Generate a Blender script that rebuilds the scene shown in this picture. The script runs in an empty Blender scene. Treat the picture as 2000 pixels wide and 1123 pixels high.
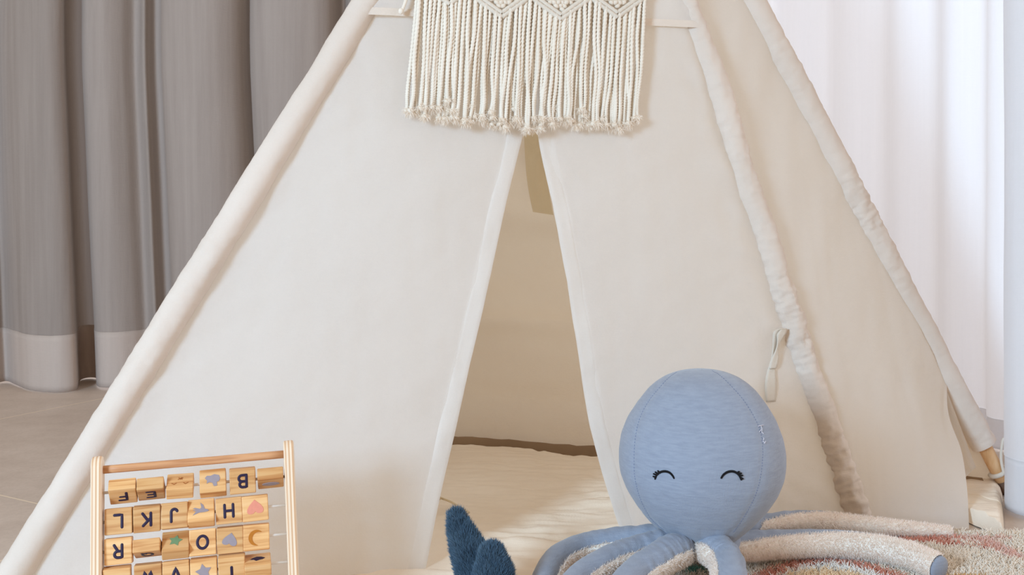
import bpy, math, random
import numpy as np
from mathutils import Vector, Matrix, noise
from mathutils.bvhtree import BVHTree

random.seed(7)
rng = np.random.default_rng(7)
S = bpy.context.scene
COL = S.collection
F, H, YH = 2200.0, 0.57, 350.0            # focal length in px (2000 px frame), eye height, horizon row


def P(x, y, D):
    return np.array(((x - 1000) / F * D, D, H + (YH - y) / F * D))


def G(x, y, z=0.0):
    return P(x, y, F * (H - z) / (y - YH))


def fbm(x, y, z=0.0, o=3):
    return noise.fractal(Vector((x, y, z)), 1.0, 2.0, o)


# ------------------------------------------------------------------ camera
cd = bpy.data.cameras.new('camera')
cam = bpy.data.objects.new('camera', cd)
COL.objects.link(cam)
cam.location = (0, 0, H)
cam.rotation_euler = (math.pi / 2, 0, 0)
cd.sensor_width = 36.0
cd.lens = F / 2000 * 36.0
cd.shift_y = -(561.5 - YH) / 2000
cd.clip_start = 0.05
S.camera = cam

# ------------------------------------------------------------------ materials
def srgb(r, g, b):
    f = lambda c: (c / 255 / 12.92) if c <= 10 else ((c / 255 + .055) / 1.055) ** 2.4
    return (f(r), f(g), f(b), 1)


class M:
    def __init__(s, name):
        s.m = bpy.data.materials.new(name)
        s.m.use_nodes = True
        s.t = s.m.node_tree
        s.t.nodes.clear()
        s.out = s.n('ShaderNodeOutputMaterial')
        s.tc = s.n('ShaderNodeTexCoord')

    def n(s, k, **kw):
        x = s.t.nodes.new(k)
        for a, b in kw.items():
            setattr(x, a, b)
        return x

    def l(s, a, b):
        s.t.links.new(a, b)

    def mapping(s, scale=(1, 1, 1), rot=(0, 0, 0), src='Object', loc=(0, 0, 0)):
        m = s.n('ShaderNodeMapping')
        m.inputs['Scale'].default_value = scale
        m.inputs['Rotation'].default_value = rot
        m.inputs['Location'].default_value = loc
        s.l(s.tc.outputs[src], m.inputs['Vector'])
        return m.outputs['Vector']

    def noise(s, vec, scale, detail=3, rough=.5, dist=0):
        n = s.n('ShaderNodeTexNoise')
        n.inputs['Scale'].default_value = scale
        n.inputs['Detail'].default_value = detail
        n.inputs['Roughness'].default_value = rough
        n.inputs['Distortion'].default_value = dist
        s.l(vec, n.inputs['Vector'])
        return n.outputs['Fac']

    def ramp(s, fac, stops):
        r = s.n('ShaderNodeValToRGB')
        e = r.color_ramp.elements
        e[0].position, e[0].color = stops[0]
        e[1].position, e[1].color = stops[-1]
        for p, c in stops[1:-1]:
            k = e.new(p)
            k.color = c
        s.l(fac, r.inputs['Fac'])
        return r.outputs['Color']

    def mix(s, a, b, fac, kind='MIX'):
        m = s.n('ShaderNodeMix', data_type='RGBA', blend_type=kind)
        for sock, v in ((m.inputs['Factor'], fac), (m.inputs[6], a), (m.inputs[7], b)):
            if hasattr(v, 'is_output'):
                s.l(v, sock)
            else:
                sock.default_value = v
        return m.outputs[2]

    def bump(s, h, strength, dist):
        b = s.n('ShaderNodeBump')
        b.inputs['Strength'].default_value = strength
        b.inputs['Distance'].default_value = dist
        s.l(h, b.inputs['Height'])
        return b.outputs['Normal']

    def surf(s, col, rough=.8, normal=None, sheen=0, trans=0, tcol=None, spec=.3):
        p = s.n('ShaderNodeBsdfPrincipled')
        p.inputs['Roughness'].default_value = rough
        p.inputs['Specular IOR Level'].default_value = spec
        p.inputs['Sheen Weight'].default_value = sheen
        if hasattr(col, 'is_output'):
            s.l(col, p.inputs['Base Color'])
        else:
            p.inputs['Base Color'].default_value = col
        if normal:
            s.l(normal, p.inputs['Normal'])
        o = p.outputs[0]
        if trans:
            t = s.n('ShaderNodeBsdfTranslucent')
            t.inputs['Color'].default_value = tcol
            if normal:
                s.l(normal, t.inputs['Normal'])
            m = s.n('ShaderNodeMixShader')
            m.inputs[0].default_value = trans
            s.l(o, m.inputs[1])
            s.l(t.outputs[0], m.inputs[2])
            o = m.outputs[0]
        s.l(o, s.out.inputs['Surface'])
        return s.m


def weave_mat(name, c0, c1, trans=0, tcol=(1, 1, 1, 1), weave=1500, bump=.25, streak=(1, 1, 1), big=6, rough=.9, sheen=.1):
    m = M(name)
    v = m.mapping()
    sv = m.mapping(streak)
    a = m.noise(sv, big, 4, .6)
    col = m.ramp(a, [(.3, c0), (.7, c1)])
    w1 = m.noise(m.mapping((1, 1, .12)), weave, 1)
    w2 = m.noise(m.mapping((.12, .12, 1)), weave, 1)
    h = m.n('ShaderNodeMath', operation='ADD')
    m.l(w1, h.inputs[0])
    m.l(w2, h.inputs[1])
    return m.surf(col, rough, m.bump(h.outputs[0], bump, .0012), sheen, trans, tcol, .1)


MT = {}
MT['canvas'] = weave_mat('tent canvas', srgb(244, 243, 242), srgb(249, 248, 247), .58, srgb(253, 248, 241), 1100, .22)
MT['canvas_back'] = weave_mat('tent canvas warm inside light', srgb(243, 226, 200), srgb(248, 234, 210), .52, srgb(253, 238, 212), 1100, .22)  # same canvas; warm light inside the tent is put into this colour
MT['sleeve'] = weave_mat('sleeve canvas', srgb(234, 223, 211), srgb(242, 231, 220), .25, srgb(246, 228, 206), 1100, .25)
MT['tape'] = weave_mat('cotton tape', srgb(226, 214, 198), srgb(238, 228, 214), .1, srgb(240, 222, 200), 900, .3)
MT['tan_tape'] = weave_mat('tan tape', srgb(216, 194, 156), srgb(226, 206, 172), 0, weave=900)
MT['crease_shade'] = weave_mat('brown crease shade', srgb(150, 122, 94), srgb(166, 138, 108), 0, weave=900)  # colour of the shadow crease below the back panel
MT['mat'] = weave_mat('quilt cotton', srgb(240, 222, 200), srgb(246, 231, 212), 0, weave=900, bump=.3, big=5)
MT['grey'] = weave_mat('grey linen', srgb(153, 142, 135), srgb(167, 156, 149), .21, srgb(180, 168, 160), 420, .35, (1.2, 1.2, .05), 40)
MT['grey_hem'] = weave_mat('grey linen doubled', srgb(206, 191, 181), srgb(213, 198, 188), .18, srgb(204, 186, 174), 420, .35, (1.2, 1.2, .05), 40)
MT['sheer'] = weave_mat('white voile', srgb(240, 240, 242), srgb(246, 246, 248), .45, srgb(236, 236, 240), 500, .2, (1.2, 1.2, .04), 40)
MT['cord'] = weave_mat('cotton cord', srgb(236, 223, 206), srgb(244, 233, 218), .05, srgb(246, 226, 196), 1500, .3, big=30)
MT['cord_end'] = weave_mat('frayed cotton', srgb(244, 231, 214), srgb(250, 239, 224), .2, srgb(246, 236, 220), 1500, .1, big=30)
MT['blue'] = weave_mat('blue chambray', srgb(139, 147, 163), srgb(151, 159, 174), 0, weave=700, bump=.35, streak=(1, 1, 6), big=60, sheen=.25)
MT['fleece'] = weave_mat('cream fleece', srgb(246, 238, 226), srgb(250, 244, 235), .1, srgb(246, 232, 212), 400, .5, big=40, sheen=.3)
MT['stitch'] = weave_mat('stitch thread', srgb(104, 116, 150), srgb(120, 130, 160))
MT['thread'] = weave_mat('pale thread', srgb(222, 214, 222), srgb(236, 230, 236))
MT['black'] = weave_mat('black embroidery', srgb(18, 17, 20), srgb(28, 27, 30), weave=1800, bump=.5)
MT['fleece_pile'] = weave_mat('cream fleece pile', srgb(252, 241, 232), srgb(253, 245, 238), .5, srgb(252, 243, 235), bump=0)
MT['cotton_pile'] = weave_mat('frayed cotton pile', srgb(251, 242, 230), srgb(252, 246, 237), .5, srgb(252, 244, 234), bump=0)
MT['fur_pile'] = weave_mat('blue fur pile', srgb(90, 118, 142), srgb(124, 152, 174), .45, srgb(90, 116, 138), 0, 0, big=60)
MT['fur'] = weave_mat('blue fur', srgb(72, 98, 120), srgb(98, 124, 146), 0, weave=300, big=60, sheen=.2)
MT['paint_wall'] = weave_mat('wall paint', srgb(206, 200, 194), srgb(212, 206, 200), weave=200, bump=.1)


def wood_mat(name, c0, c1, c2, axis='x', scale=1.0, vary=.25):
    m = M(name)
    info = m.n('ShaderNodeObjectInfo')
    add = m.n('ShaderNodeVectorMath', operation='ADD')
    sc = {'x': (8, 130, 130), 'z': (130, 130, 6), 'd': (60, 60, 10)}[axis]
    m.l(m.mapping(tuple(k * scale for k in sc)), add.inputs[0])
    mul = m.n('ShaderNodeMath', operation='MULTIPLY')
    mul.inputs[1].default_value = 40
    m.l(info.outputs['Random'], mul.inputs[0])
    m.l(mul.outputs[0], add.inputs[1])
    f = m.noise(add.outputs[0], 1.0, 3, .55, .6)
    col = m.ramp(f, [(.3, c0), (.52, c1), (.72, c2)])
    tint = m.ramp(info.outputs['Random'], [(0, (1, 1, 1, 1)), (1, (1 - vary, 1 - vary * 1.15, 1 - vary * 1.3, 1))])
    col = m.mix(col, tint, 1.0, 'MULTIPLY')
    return m.surf(col, .5, m.bump(f, .1, .0006), spec=.35)


MT['block'] = wood_mat('block wood', srgb(202, 138, 80), srgb(236, 184, 124), srgb(244, 200, 146))
MT['bar'] = wood_mat('bar wood', srgb(186, 128, 86), srgb(216, 160, 114), srgb(228, 178, 134), vary=.05)
MT['pole'] = wood_mat('pole wood', srgb(206, 154, 104), srgb(226, 178, 128), srgb(236, 194, 148), 'd', vary=.05)
# plywood posts: plies across the thickness (local x)
m = M('plywood')
w = m.n('ShaderNodeTexWave', wave_type='BANDS', bands_direction='X', wave_profile='SIN')
w.inputs['Scale'].default_value = 75
w.inputs['Distortion'].default_value = .8
w.inputs['Detail'].default_value = 2
m.l(m.mapping((1, .05, .05)), w.inputs['Vector'])
c = m.ramp(w.outputs['Fac'], [(.15, srgb(214, 172, 134)), (.4, srgb(234, 204, 172)), (.8, srgb(242, 220, 194))])
g = m.noise(m.mapping((200, 200, 8)), 1, 3)
c = m.mix(c, m.ramp(g, [(.3, (.86, .82, .78, 1)), (.7, (1, 1, 1, 1))]), .5, 'MULTIPLY')
MT['ply'] = m.surf(c, .5, m.bump(g, .1, .0005))


def plain(name, col, rough=.5, metal=0):
    m = M(name)
    v = m.noise(m.mapping(), 300, 2)
    c = m.mix(col, (col[0] * .86, col[1] * .86, col[2] * .86, 1), v)
    k = m.surf(c, rough)
    return k


MT['rod'] = plain('white coated rod', srgb(238, 233, 228), .3)
MT['ink_navy'] = plain('navy ink', srgb(44, 32, 60), .5)
MT['ink_grey'] = plain('lilac grey ink', srgb(158, 146, 152), .6)
MT['ink_pink'] = plain('salmon ink', srgb(232, 148, 124), .6)
MT['ink_green'] = plain('sage ink', srgb(118, 148, 108), .6)
MT['ink_ochre'] = plain('ochre ink', srgb(190, 116, 34), .6)
MT['ink_brown'] = plain('brown ink', srgb(164, 96, 44), .6)
MT['foot'] = plain('dark rubber', srgb(112, 84, 66), .7)

# floor: warm grey stone tiles with pale joints
m = M('stone tiles')
v = m.mapping((1, 1, 1), (0, 0, math.radians(31)), loc=(.243, -1.91, 0))
br = m.n('ShaderNodeTexBrick')
br.offset = 0
for k, val in (('Scale', 1), ('Mortar Size', .0022), ('Mortar Smooth', .2), ('Brick Width', .9), ('Row Height', .9)):
    br.inputs[k].default_value = val
br.inputs['Color1'].default_value = (0, 0, 0, 1)
br.inputs['Color2'].default_value = (0, 0, 0, 1)
br.inputs['Mortar'].default_value = (1, 1, 1, 1)
m.l(v, br.inputs['Vector'])
f1 = m.noise(m.mapping(), 7, 6, .65)
f2 = m.noise(m.mapping(), 160, 3, .6)
c = m.ramp(f1, [(.3, srgb(196, 178, 164)), (.5, srgb(206, 189, 175)), (.75, srgb(216, 200, 187))])
c = m.mix(c, m.ramp(f2, [(.35, (.86, .85, .84, 1)), (.6, (1, 1, 1, 1))]), .45, 'MULTIPLY')
c = m.mix(c, srgb(232, 214, 190), br.outputs['Color'])
MT['floor'] = m.surf(c, .55, m.bump(f2, .08, .0008), spec=.3)

# rug pile: yarn colour is stored per tuft
m = M('rug yarn')
a = m.n('ShaderNodeAttribute')
a.attribute_name = 'yarn'
yb = m.mix(a.outputs['Color'], (1, 1, 1, 1), .12)
MT['yarn'] = m.surf(yb, .9, None, .3, spec=.1)
MT['rug_back'] = weave_mat('rug backing', srgb(214, 200, 180), srgb(226, 212, 194), weave=300)

# ------------------------------------------------------------------ object helpers
ORG = {}


def empty(name, loc, label, cat, group=None):
    o = bpy.data.objects.new(name, None)
    COL.objects.link(o)
    o.location = loc
    o.empty_display_size = .05
    ORG[o.name] = np.array(loc, float)
    o['label'], o['category'] = label, cat
    if group:
        o['group'] = group
    return o


def mesh(name, V, Fs, mat, parent=None, org=None, smooth=True, local=False, pile=None):
    V = np.asarray(V, float)
    if not local:
        if parent is not None:
            org = ORG[parent.name]
        elif org is None:
            lo, hi = V.min(0), V.max(0)
            org = np.array(((lo[0] + hi[0]) / 2, (lo[1] + hi[1]) / 2, lo[2]))
        V = V - org
    else:
        org = ORG.get(parent.name, np.zeros(3)) if parent else np.zeros(3)
    me = bpy.data.meshes.new(name)
    me.from_pydata(V.tolist(), [], Fs if isinstance(Fs, list) else Fs.tolist())
    me.materials.append(MT[mat])
    if smooth:
        me.polygons.foreach_set('use_smooth', [True] * len(me.polygons))
    me.update()
    if pile is not None:                       # (first pile face, material of the pile)
        me.materials.append(MT[pile[1]])
        idx = np.zeros(len(me.polygons), np.int32)
        idx[pile[0]:] = 1
        me.polygons.foreach_set('material_index', idx)
    o = bpy.data.objects.new(name, me)
    COL.objects.link(o)
    ORG[o.name] = np.asarray(org, float)
    if parent is not None:
        o.parent = parent
    elif not local:
        o.location = org
    return o


def tag(o, label, cat, group=None, kind=None):
    if label:
        o['label'] = label
    if cat:
        o['category'] = cat
    if group:
        o['group'] = group
    if kind:
        o['kind'] = kind
    return o


def join(parts):
    V, Fs, k = [], [], 0
    for v, f in parts:
        v = np.asarray(v)
        V.append(v)
        Fs += [[i + k for i in q] for q in f]
        k += len(v)
    return np.vstack(V), Fs


def unit(v):
    v = np.asarray(v, float)
    return v / (np.linalg.norm(v, axis=-1, keepdims=True) + 1e-12)


def catmull(pts, n):
    p = np.asarray(pts, float)
    p = np.vstack((2 * p[0] - p[1], p, 2 * p[-1] - p[-2]))
    out = []
    seg = len(p) - 3
    for k in range(n):
        t = k / (n - 1) * seg
        i = min(int(t), seg - 1)
        u = t - i
        a, b, c, d = p[i:i + 4]
        out.append(.5 * (2 * b + (c - a) * u + (2 * a - 5 * b + 4 * c - d) * u * u + (3 * b - a - 3 * c + d) * u ** 3))
    return np.array(out)


def frames(path, ref):
    T = unit(np.gradient(path, axis=0))
    R = np.broadcast_to(np.asarray(ref, float), T.shape)
    N = unit(R - (R * T).sum(1, keepdims=True) * T)
    return T, N, np.cross(T, N)


def tube(path, rad, seg=12, ref=(0, 0, 1), caps=True, mod=None, flat=1.0):
    path = np.asarray(path, float)
    n = len(path)
    rad = np.broadcast_to(np.asarray(rad, float), (n,))
    T, N, B = frames(path, ref)
    a = np.arange(seg) / seg * 2 * math.pi
    R = rad[:, None] * np.ones(seg)
    if mod is not None:
        R = R * mod(np.arange(n)[:, None] / (n - 1), a[None, :])
    V = path[:, None] + R[..., None] * (np.cos(a)[None, :, None] * N[:, None] * flat + np.sin(a)[None, :, None] * B[:, None])
    V = V.reshape(-1, 3)
    i, j = np.meshgrid(np.arange(n - 1), np.arange(seg), indexing='ij')
    q = np.stack((i * seg + j, i * seg + (j + 1) % seg, (i + 1) * seg + (j + 1) % seg, (i + 1) * seg + j), -1).reshape(-1, 4)
    Fs = q.tolist()
    if caps:
        Fs += [list(range(seg))[::-1], [(n - 1) * seg + k for k in range(seg)]]
    return V, Fs


def round_tube(path, rad, seg=14, ref=(0, 0, 1), start=False, mod=None, flat=1.0, steps=5, cap=1.0):
    """tube with a hemispherical far end (and near end when start)"""
    path = np.asarray(path, float)
    rad = np.broadcast_to(np.asarray(rad, float), (len(path),)).copy()
    a = np.linspace(0, math.pi / 2, steps + 1)[1:]
    d = unit(path[-1] - path[-2])
    p2, r2 = path[-1] + d * (cap * rad[-1] * np.sin(a))[:, None], rad[-1] * np.maximum(np.cos(a), .04)
    path2, rr = np.vstack((path, p2)), np.concatenate((rad, r2))
    if start:
        d = unit(path[0] - path[1])
        p1, r1 = path[0] + d * (rad[0] * np.sin(a))[:, None], rad[0] * np.maximum(np.cos(a), .04)
        path2, rr = np.vstack((p1[::-1], path2)), np.concatenate((r1[::-1], rr))
    return tube(path2, rr, seg, ref, True, mod, flat)


def grid(fn, nu, nv):
    V = np.array([fn(i / (nu - 1), j / (nv - 1)) for i in range(nu) for j in range(nv)])
    i, j = np.meshgrid(np.arange(nu - 1), np.arange(nv - 1), indexing='ij')
    q = np.stack((i * nv + j, (i + 1) * nv + j, (i + 1) * nv + j + 1, i * nv + j + 1), -1).reshape(-1, 4)
    return V, q.tolist()


def ellipsoid(c, r, nu=20, nv=12, R=None):
    V = []
    for j in range(nv + 1):
        th = math.pi * j / nv
        for i in range(nu):
            ph = 2 * math.pi * i / nu
            V.append((r[0] * math.sin(th) * math.cos(ph), r[1] * math.sin(th) * math.sin(ph), r[2] * math.cos(th)))
    V = np.array(V)
    if R is not None:
        V = V @ np.asarray(R).T
    Fs = [[j * nu + i, (j + 1) * nu + i, (j + 1) * nu + (i + 1) % nu, j * nu + (i + 1) % nu] for j in range(nv) for i in range(nu)]
    return V + np.asarray(c), Fs


def fuzz(V, Fs, count, length, width, comb=(0, 0, 0), jit=.5, mask=None):
    """thin tapered blades of pile growing out of a quad surface"""
    Q = np.array([f for f in Fs if len(f) == 4])
    A, B, C, D = (V[Q[:, k]] for k in range(4))
    nrm = np.cross(C - A, D - B)
    ar = np.linalg.norm(nrm, axis=1)
    nrm = unit(nrm)
    k = rng.choice(len(Q), count, p=ar / ar.sum())
    u, v = rng.random((count, 1)), rng.random((count, 1))
    p = (A[k] * (1 - u) + B[k] * u) * (1 - v) + (D[k] * (1 - u) + C[k] * u) * v
    d = unit(nrm[k] + jit * rng.normal(size=(count, 3)) + np.asarray(comb))
    s1 = unit(np.cross(d, rng.normal(size=(count, 3)))) * width
    L = length * (.6 + .8 * rng.random((count, 1)))
    d2 = unit(d + np.asarray(comb) * .8 + .35 * rng.normal(size=(count, 3)))
    b0 = p - nrm[k] * .0005
    W = np.stack((b0 - s1, b0 + s1, p + d * L * .55 + s1 * .8, p + d * L * .55 - s1 * .8, p + d * L * .55 + d2 * L * .45), 1).reshape(-1, 3)
    b = np.arange(count)[:, None] * 5
    return W, np.hstack((b, b + 1, b + 2, b + 3)).tolist() + np.hstack((b + 3, b + 2, b + 4)).tolist()


def box(x0, x1, y0, y1, z0, z1):
    V = [(x, y, z) for x in (x0, x1) for y in (y0, y1) for z in (z0, z1)]
    return np.array(V), [[0, 1, 3, 2], [4, 6, 7, 5], [0, 4, 5, 1], [2, 3, 7, 6], [0, 2, 6, 4], [1, 5, 7, 3]]


def bevel(o, w, seg=2):
    b = o.modifiers.new('bevel', 'BEVEL')
    b.width, b.segments, b.limit_method = w, seg, 'ANGLE'
    return o


# ------------------------------------------------------------------ setting
V, Fs = box(-3.2, 2.2, -.6, 3.9, -.06, 0)
tag(mesh('floor', V, Fs, 'floor', smooth=False), 'beige stone tile floor', 'floor', kind='structure')


V, Fs = box(-3.2, 2.2, 3.55, 3.65, 2.48, 2.8)
tag(mesh('wall_back', V, Fs, 'paint_wall', smooth=False), 'pale wall strip above the curtained window', 'wall', kind='structure')


def curtain(name, pts, z0, z1, hem, mat, hem_mat, lean, label, n=340, group='curtains'):
    path = catmull([(a, b, 0) for a, b in pts], n)
    zs = np.concatenate((np.linspace(z0, z0 + hem, 10), np.linspace(z0 + hem, z1, 30)[1:]))

    def pt(k, z, off=0):
        p = path[k]
        amp = .75 + .25 * min(1, (1.2 - z)) if z < 1.2 else .75
        q = p + np.array((lean * max(0, .9 - z), .008 * fbm(k * .02, z * 1.5), 0))
        return (q[0], q[1] - off, z + .006 * fbm(k * .012, 5.1) * (z < z0 + hem + .001))
    bot = 10
    V = np.array([pt(k, z) for k in range(n) for z in zs[bot - 1:]])
    nv = len(zs) - bot + 1
    q = [[k * nv + j, (k + 1) * nv + j, (k + 1) * nv + j + 1, k * nv + j + 1] for k in range(n - 1) for j in range(nv - 1)]
    o = tag(mesh(name, V, q, mat), label, 'curtain', group)
    V = np.array([pt(k, z, .003) for k in range(n) for z in zs[:bot]])
    q = [[k * bot + j, (k + 1) * bot + j, (k + 1) * bot + j + 1, k * bot + j + 1] for k in range(n - 1) for j in range(bot - 1)]
    h = mesh('hem', V, q, hem_mat, o)
    s = h.modifiers.new('thickness', 'SOLIDIFY')
    s.thickness = .003
    h['label'] = 'paler doubled hem band'
    return o


def px(x, D):
    return ((x - 1000) / F * D, D)


pts = [px(-420, 3.2), px(-330, 3.06), px(-240, 3.08), px(-190, 3.22), px(-130, 3.2), px(-80, 3.07), px(-35, 3.12), px(-12, 3.16), px(8, 3.10), px(32, 3.03), px(80, 3.0), px(118, 3.03), px(126, 3.10),
       px(131, 3.19), px(150, 3.22), px(167, 3.19), px(160, 3.13), px(166, 3.06), px(200, 3.05), px(235, 3.08), px(262, 3.12), px(280, 3.10), px(290, 3.12), px(302, 3.15), px(314, 3.14), px(319, 3.07),
       px(345, 3.03), px(400, 3.02), px(450, 3.06), px(482, 3.13), px(494, 3.17), px(489, 3.09), px(520, 3.04), px(580, 3.03), px(640, 3.08), px(670, 3.2), px(690, 3.1), px(760, 3.05), px(820, 3.2), px(880, 3.08), px(960, 3.1), px(1040, 3.22), px(1120, 3.08), px(1220, 3.15)]
curtain('linen_curtain', pts, .004, 2.45, .15, 'grey', 'grey_hem', .045,
        'grey linen curtain with soft folds and a pale hem, left of the tent', n=420)
pts = [(.40, 3.30), (.52, 3.24), (.58, 3.29), (.66, 3.2), (.74, 3.22), (.78, 3.12), (.86, 3.08), (.875, 2.96), (.945, 2.88), (.945, 2.76), (1.005, 2.68), (.985, 2.55), (1.04, 2.48), (1.01, 2.38), (1.07, 2.30), (1.05, 2.2), (1.12, 2.12), (1.16, 2.0)]
curtain('sheer_curtain', pts, .004, 2.45, .062, 'sheer', 'sheer', 0.0,
        'white sheer curtain behind the tent on the window side, with a narrow hem', n=340)
pts = [(.868, 1.975), (.845, 1.93), (.848, 1.895), (.875, 1.875), (.91, 1.89), (.94, 1.93), (.98, 1.9), (1.02, 1.86), (1.07, 1.9), (1.12, 1.86), (1.2, 1.9)]
curtain('sheer_curtain', pts, .004, 2.45, .09, 'sheer', 'sheer', 0.0,
        'nearer white sheer curtain panel beside the wooden pole end', n=200)

# ------------------------------------------------------------------ tent
APEX = P(1125, -660, 1.95)


def foot(c0, slope, D):
    y = YH + F * H / D
    return P(c0 + slope * y, y, D)


LF, RF, BR = foot(722, -.619, 1.42), foot(1343, .327, 1.79), foot(1460, .530, 2.04)
BL = np.array((-.55, 2.535, 0.0))
tent = empty('tipi_tent', ((LF + RF + BR + BL) / 4) * np.array((1, 1, 0)),
             'cream canvas play tipi tent with parted door flaps and sleeved poles', 'tent')
CAM = np.array((0, 0, H))


class Face:
    def __init__(s, a, b):
        s.a, s.b = a, b
        s.n = unit(np.cross(b - a, APEX - a))

    def q(s, u, t, off=0.0):
        return (s.a + (s.b - s.a) * u) * (1 - t) + APEX * t + s.n * off

    def hit(s, x, y, off=0.0):
        d = P(x, y, 1.0) - CAM
        k = ((s.a + s.n * off - CAM) @ s.n) / (d @ s.n)
        return CAM + d * k

    def ut(s, x, y):
        p = s.hit(x, y)
        t = p[2] / APEX[2]
        b = (p - APEX * t) / (1 - t) - s.a
        e = s.b - s.a
        return (b @ e) / (e @ e), t


FR, RT, BK, LT = Face(LF, RF), Face(RF, BR), Face(BR, BL), Face(BL, LF)
for f in (FR, RT, BK, LT):      # make the normals point out of the tent
    if f.n @ (((LF + RF + BR + BL) / 4) - f.a) > 0:
        f.n = -f.n


def edge_fn(face, pxs, extra=None):
    ut = sorted((face.ut(x, y)[::-1] for x, y in pxs))
    ts, us = [a for a, b in ut], [b for a, b in ut]
    return lambda t: float(np.interp(t, ts, us))


dl = edge_fn(FR, [(1034, 170), (1026, 235), (1018, 262), (985, 400), (950, 560), (912, 720), (876, 880), (850, 990), (824, 1123), (812, 1190)])
dr = edge_fn(FR, [(1044, 170), (1046, 240), (1052, 275), (1080, 400), (1108, 550), (1130, 690), (1152, 830), (1170, 900), (1200, 1000), (1232, 1090)])
t_seam_l, t_seam_r = FR.ut(770, 36)[1], FR.ut(1300, 56)[1]


def smooth(a, b, x):
    x = min(1, max(0, (x - a) / (b - a)))
    return x * x * (3 - 2 * x)


def wr_front(u, t, seed):
    p = FR.q(u, t)
    e = smooth(0, .06, u) * smooth(0, .06, 1 - u)
    w = .010 * fbm(p[0] * 2.2 + seed, p[2] * 1.6, seed, 2)
    a = p[0] * .85 + p[2] * .52
    b = -p[0] * .52 + p[2] * .85
    w += .0022 * fbm(a * 3, b * 16, seed + 3, 3)
    w += .0016 * abs(fbm(p[0] * 24, p[2] * 3.2, seed + 9, 2))
    w += .0010 * fbm(p[0] * 34, p[2] * 30, seed, 2)
    g = (1 if seed > 4 else .35) * (1 - smooth(0, .16, 1 - u if seed > 4 else u))
    if g > 0:
        w += g * .010 * fbm(p[2] * 20 + p[0] * 6, p[0] * 3, 2.5, 3) + g * .006 * abs(fbm(p[2] * 7 + p[0] * 9, 1.2, 7.5, 2))
    return w * e


def flap(u0, u1, seed, lower=.004, puff=0.0):
    def fn(i, j):
        t = lower + (.985 - lower) * i
        a, b = u0(t), u1(t)
        u = a + (b - a) * j
        x = wr_front(u, t, seed)
        x += puff * math.sin(math.pi * j) * (1 - t)
        return FR.q(u, t, x)
    return fn


n1, n2 = 190, 110
V, Fs = grid(flap(lambda t: 0.0, dl, 1.3, puff=.012), n1, n2)
fl = mesh('door_flap', V, Fs, 'canvas', tent)


def hem_strip(fn_u, side, seed, width, off, puff=0):
    def fn(i, j):
        t = .004 + .70 * i
        e = fn_u(t)
        wd = width / (np.linalg.norm(FR.b - FR.a) * (1 - t))
        u = e + side * wd * (j * 1.0 - .06)
        edge = .0013 * math.sin(math.pi * min(1, j * 1.02)) ** .25 if 0 < j < 1 else -.0006
        return FR.q(u, t, wr_front(u, t, seed) + edge + off + puff + .0022 * fbm(t * 14, seed, j * .7))
    return grid(fn, 170, 9)


V, Fs = hem_strip(dl, -1, 1.3, .027, .0009)
mesh('flap_hem', V, Fs, 'canvas', fl)
V, Fs = grid(flap(dr, lambda t: 1.0, 4.7, puff=.010), n1, 90)
fr_ = mesh('door_flap', V, Fs, 'canvas', tent)
V, Fs = hem_strip(dr, 1, 4.7, .026, .0009)
mesh('flap_hem', V, Fs, 'canvas', fr_)

# header panel over the door, with a tape seam along its lower edge


def header(i, j):
    u = j
    ts = t_seam_l + (t_seam_r - t_seam_l) * u
    t = ts + (.985 - ts) * i
    return FR.q(u, t, .012 * (1 - i) + .004 + .002 * fbm(u * 9, t * 20))


V, Fs = grid(header, 40, 60)
mesh('header_panel', V, Fs, 'canvas', tent)


def htape(i, j):
    u = j
    ts = t_seam_l + (t_seam_r - t_seam_l) * u
    return FR.q(u, ts + .008 * i - .001, .0168 + .002 * fbm(u * 9, ts * 20) + .001 * math.sin(math.pi * i))


V, Fs = grid(htape, 5, 60)
mesh('seam_tape', V, Fs, 'sleeve', tent)

# right, back and left walls
rb_pts = [(1600, 330), (1700, 540), (1790, 700), (1826, 762), (1850, 810), (1872, 880), (1884, 960), (1890, 1032), (1893, 1060)]
_rb = edge_fn(RT, rb_pts)


t_sep = RT.ut(1812, 738)[1]
D_sep = RT.hit(1822, 750)[1]
_ez = [P(x, y, D_sep + (1.832 - D_sep) * k)  for k, (x, y) in zip((0, .2, .42, .66, .86, 1.0), ((1815, 740), (1850, 808), (1872, 880), (1882, 945), (1887, 1000), (1889, 1033)))]
_ez[0] = RT.q(1, t_sep)
edge3 = catmull(_ez, 100)


def rwall(i, j):
    if i < .35:
        k = i / .35
        t = .012 + (t_sep - .012) * k
        a, b = RT.q(0, t), edge3[int(round((1 - k) * 99))]
        p = a + (b - a) * j
        edge = max(smooth(0, .10, 1 - j), 1 - smooth(.55, 1, k))
    else:
        t = t_sep + (.985 - t_sep) * (i - .35) / .65
        p = RT.q(j, t)
        edge = smooth(0, .10, 1 - j)
    w = .012 * fbm(p[0] * 3, p[2] * 2, 2.2, 2) + .003 * abs(fbm(p[0] * 20, p[2] * 3, 6.0, 2))
    w += .004 * fbm((p[0] - p[2] * .4) * 14, p[2] * 2, 1.1, 2)
    return p + RT.n * w * smooth(0, .1, j) * edge


V, Fs = grid(rwall, 201, 50)
mesh('side_panel', V, Fs, 'canvas', tent)


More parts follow.
